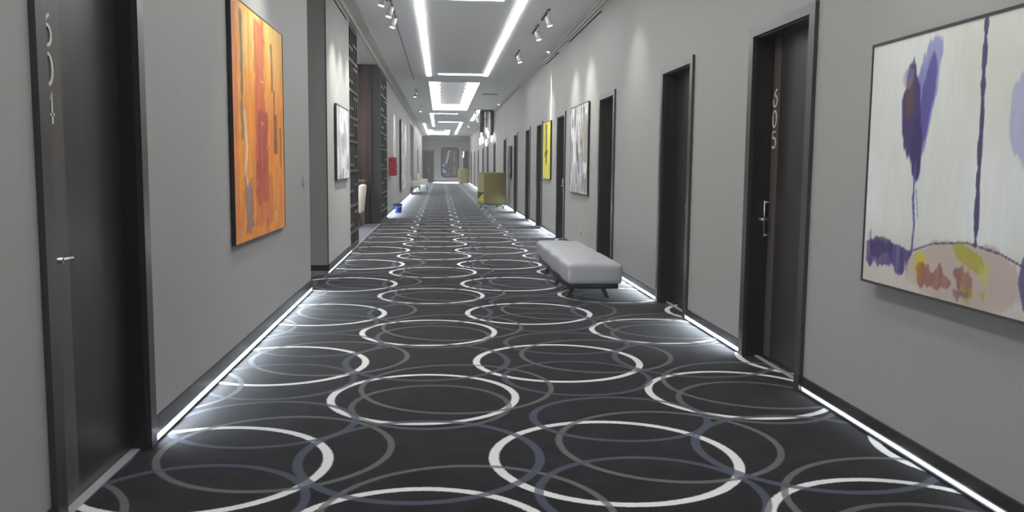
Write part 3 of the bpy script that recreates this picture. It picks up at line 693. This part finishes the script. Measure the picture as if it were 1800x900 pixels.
# ------------------------------------------------------------------ trolleys, bucket, fire box, small fittings
def trolley(loc, rz, label):
    t = thing('housekeeping_trolley', label, 'trolley', loc, rz, 'mustard housekeeping trolleys')
    hw, hl = .37, .6                       # x half width (facing camera), y half length
    obj('base_tray', B((-hw, hw, -hl, hl, .14, .18)), M['rubber'], t)
    obj('end_panel', RB(-hw, hw, -hl, -hl+.03, .16, 1.22, .008, 1), M['mustard'], t)
    obj('end_panel', RB(-hw, hw, hl-.03, hl, .16, 1.22, .008, 1), M['mustard'], t)
    obj('side_panel', B((hw-.03, hw, -hl+.03, hl-.03, .18, 1.2)), M['mustard'], t)
    obj('top_panel', RB(-hw, hw, -hl, hl, 1.2, 1.235, .01, 1), M['mustardlight'], t)
    for z in (.55, .88): obj('shelf', B((-hw+.01, hw-.03, -hl+.03, hl-.03, z, z+.02)), M['mustardlight'], t)
    obj('side_flap', B((-hw-.004, -hw+.008, -hl+.03, hl-.03, .58, 1.19)), M['mustardlight'], t)
    for y in (-hl, hl-.03): obj('corner_post', B((-hw-.012, -hw, y, y+.03, .16, 1.235)), M['mustardlight'], t)
    for y, z, h in ((-.38, .18, .18), (-.05, .18, .24), (.3, .18, .15), (-.38, .36, .14)): obj('folded_cloth', RB(-hw-.03, .1, y-.15, y+.15, z, z+h, .03, 2), M['yellow'], t)
    for sx in (-1, 1):
        for sy in (-1, 1):
            c = obj('caster', T((sx*.3-.018, sy*.5, .055), (sx*.3+.018, sy*.5, .055), .055, seg=16), M['rubber'], t)
            obj('caster_fork', B((sx*.3-.028, sx*.3+.028, sy*.5-.02, sy*.5+.02, .10, .14), (sx*.3-.028, sx*.3-.022, sy*.5-.02, sy*.5+.02, .05, .1), (sx*.3+.022, sx*.3+.028, sy*.5-.02, sy*.5+.02, .05, .1)), M['alu'], c)
    return t
tr = trolley((1.755, 29.9, 0), math.radians(8), 'mustard housekeeping trolley, the larger and nearer one')
dup(tr, (1.76, 66.6, 0), 'mustard housekeeping trolley near the end wall, the smaller and farther one', rz=math.radians(6))

t = thing('bucket', 'blue plastic bucket on the carpet by the left wall', 'bucket', (-1.31, 26.6, 0))
obj('pail', lathe([(0, .006), (.10, .0), (.105, .01), (.14, .27), (.148, .275), (.148, .29), (.138, .29), (.133, .27), (.098, .02), (0, .02)], 24), M['blue'], t)
bm = bmesh.new()
for i in range(12):
    a, b = PI*i/12, PI*(i+1)/12; tube(bm, (.15*math.cos(a), -.04*math.sin(a)-.0, .275-.10*math.sin(a)+.0), (.15*math.cos(b), -.04*math.sin(b), .275-.10*math.sin(b)), .004, seg=6)
h_ = obj('bail_handle', bm, M['steel'], t)
for v in h_.data.vertices: v.co.y -= .12*(abs(.275-v.co.z)/.1)**.5 * .9
t = thing('fire_cabinet', 'red fire cabinet projecting from the left wall above the blue bucket', 'cabinet', (XL, 25.3, 1.15))
obj('body', B((0, .2, -.3, .3, 0, .53)), M['red'], t); d_ = obj('door', RB(.2, .215, -.285, .285, .015, .515, .004, 1), M['red'], t)
obj('latch', B((.215, .23, .2, .23, .22, .3)), M['steel'], d_); obj('alarm_knob', T((.06, -.302, .46), (.06, -.33, .46), .03), M['black'], t)
for x, y, z, l, m in ((XR, 14.35, .36, 'white socket plate low on the right wall under the grey painting', 'plate'), (XL, 9.55, 1.27, 'pale switch plate on the left wall past the orange painting', 'plate'), (XR, 36.55, 1.6, 'small dark plate on the right wall above the mustard trolley', 'black')):
    s = -1 if x > 0 else 1; t = thing('wall_plate', l, 'switch', (x, y, z))
    obj('plate', RB(min(0, s*.01), max(0, s*.01), -.045, .045, -.06, .06, .003, 1), M[m], t); obj('rocker', B((min(s*.01, s*.014), max(s*.01, s*.014), -.02, .02, -.03, .03)), M[m], t)

# wall sconce on the end wall
t = thing('wall_sconce', 'slim white wall lamp beside the round-cornered picture', 'lamp', (1.88, YE, 2.4))
obj('arm', B((-.02, .02, -.1, 0, 0, .05)), M['steel'], t); obj('glass_tube', T((0, -.1, -.25), (.05, -.1, .25), .035), M['bulb'], t)

# ------------------------------------------------------------------ pendant cluster
t = thing('pendant_cluster', 'cluster pendant lamp of dark tubes with bright glass tips by the right wall', 'lamp', (2.02, 38.5, ZC))
obj('canopy', B((-.3, .3, -.5, .5, -.05, 0)), M['black'], t)
k = 0
for dx, dy, z, r in ((-.24, -.4, -.98, .07), (-.16, .1, -1.15, .06), (-.02, -.2, -1.27, .014), (.08, .35, -.9, .014), (.22, -.35, -1.1, .07), (.27, .05, -.95, .06), (.03, .42, -.75, .014), (-.26, .35, -1.2, .02)):
    tb = obj('pendant_tube', T((dx, dy, -.05), (dx, dy, z), r, seg=12), M['black'], t)
    obj('glass_tip', lathe([(0, 0), (.035, .01), (.05, -.06), (.04, -.22), (.02, -.30), (0, -.305)], 14), M['bulb'], tb).location = (dx, dy, z)
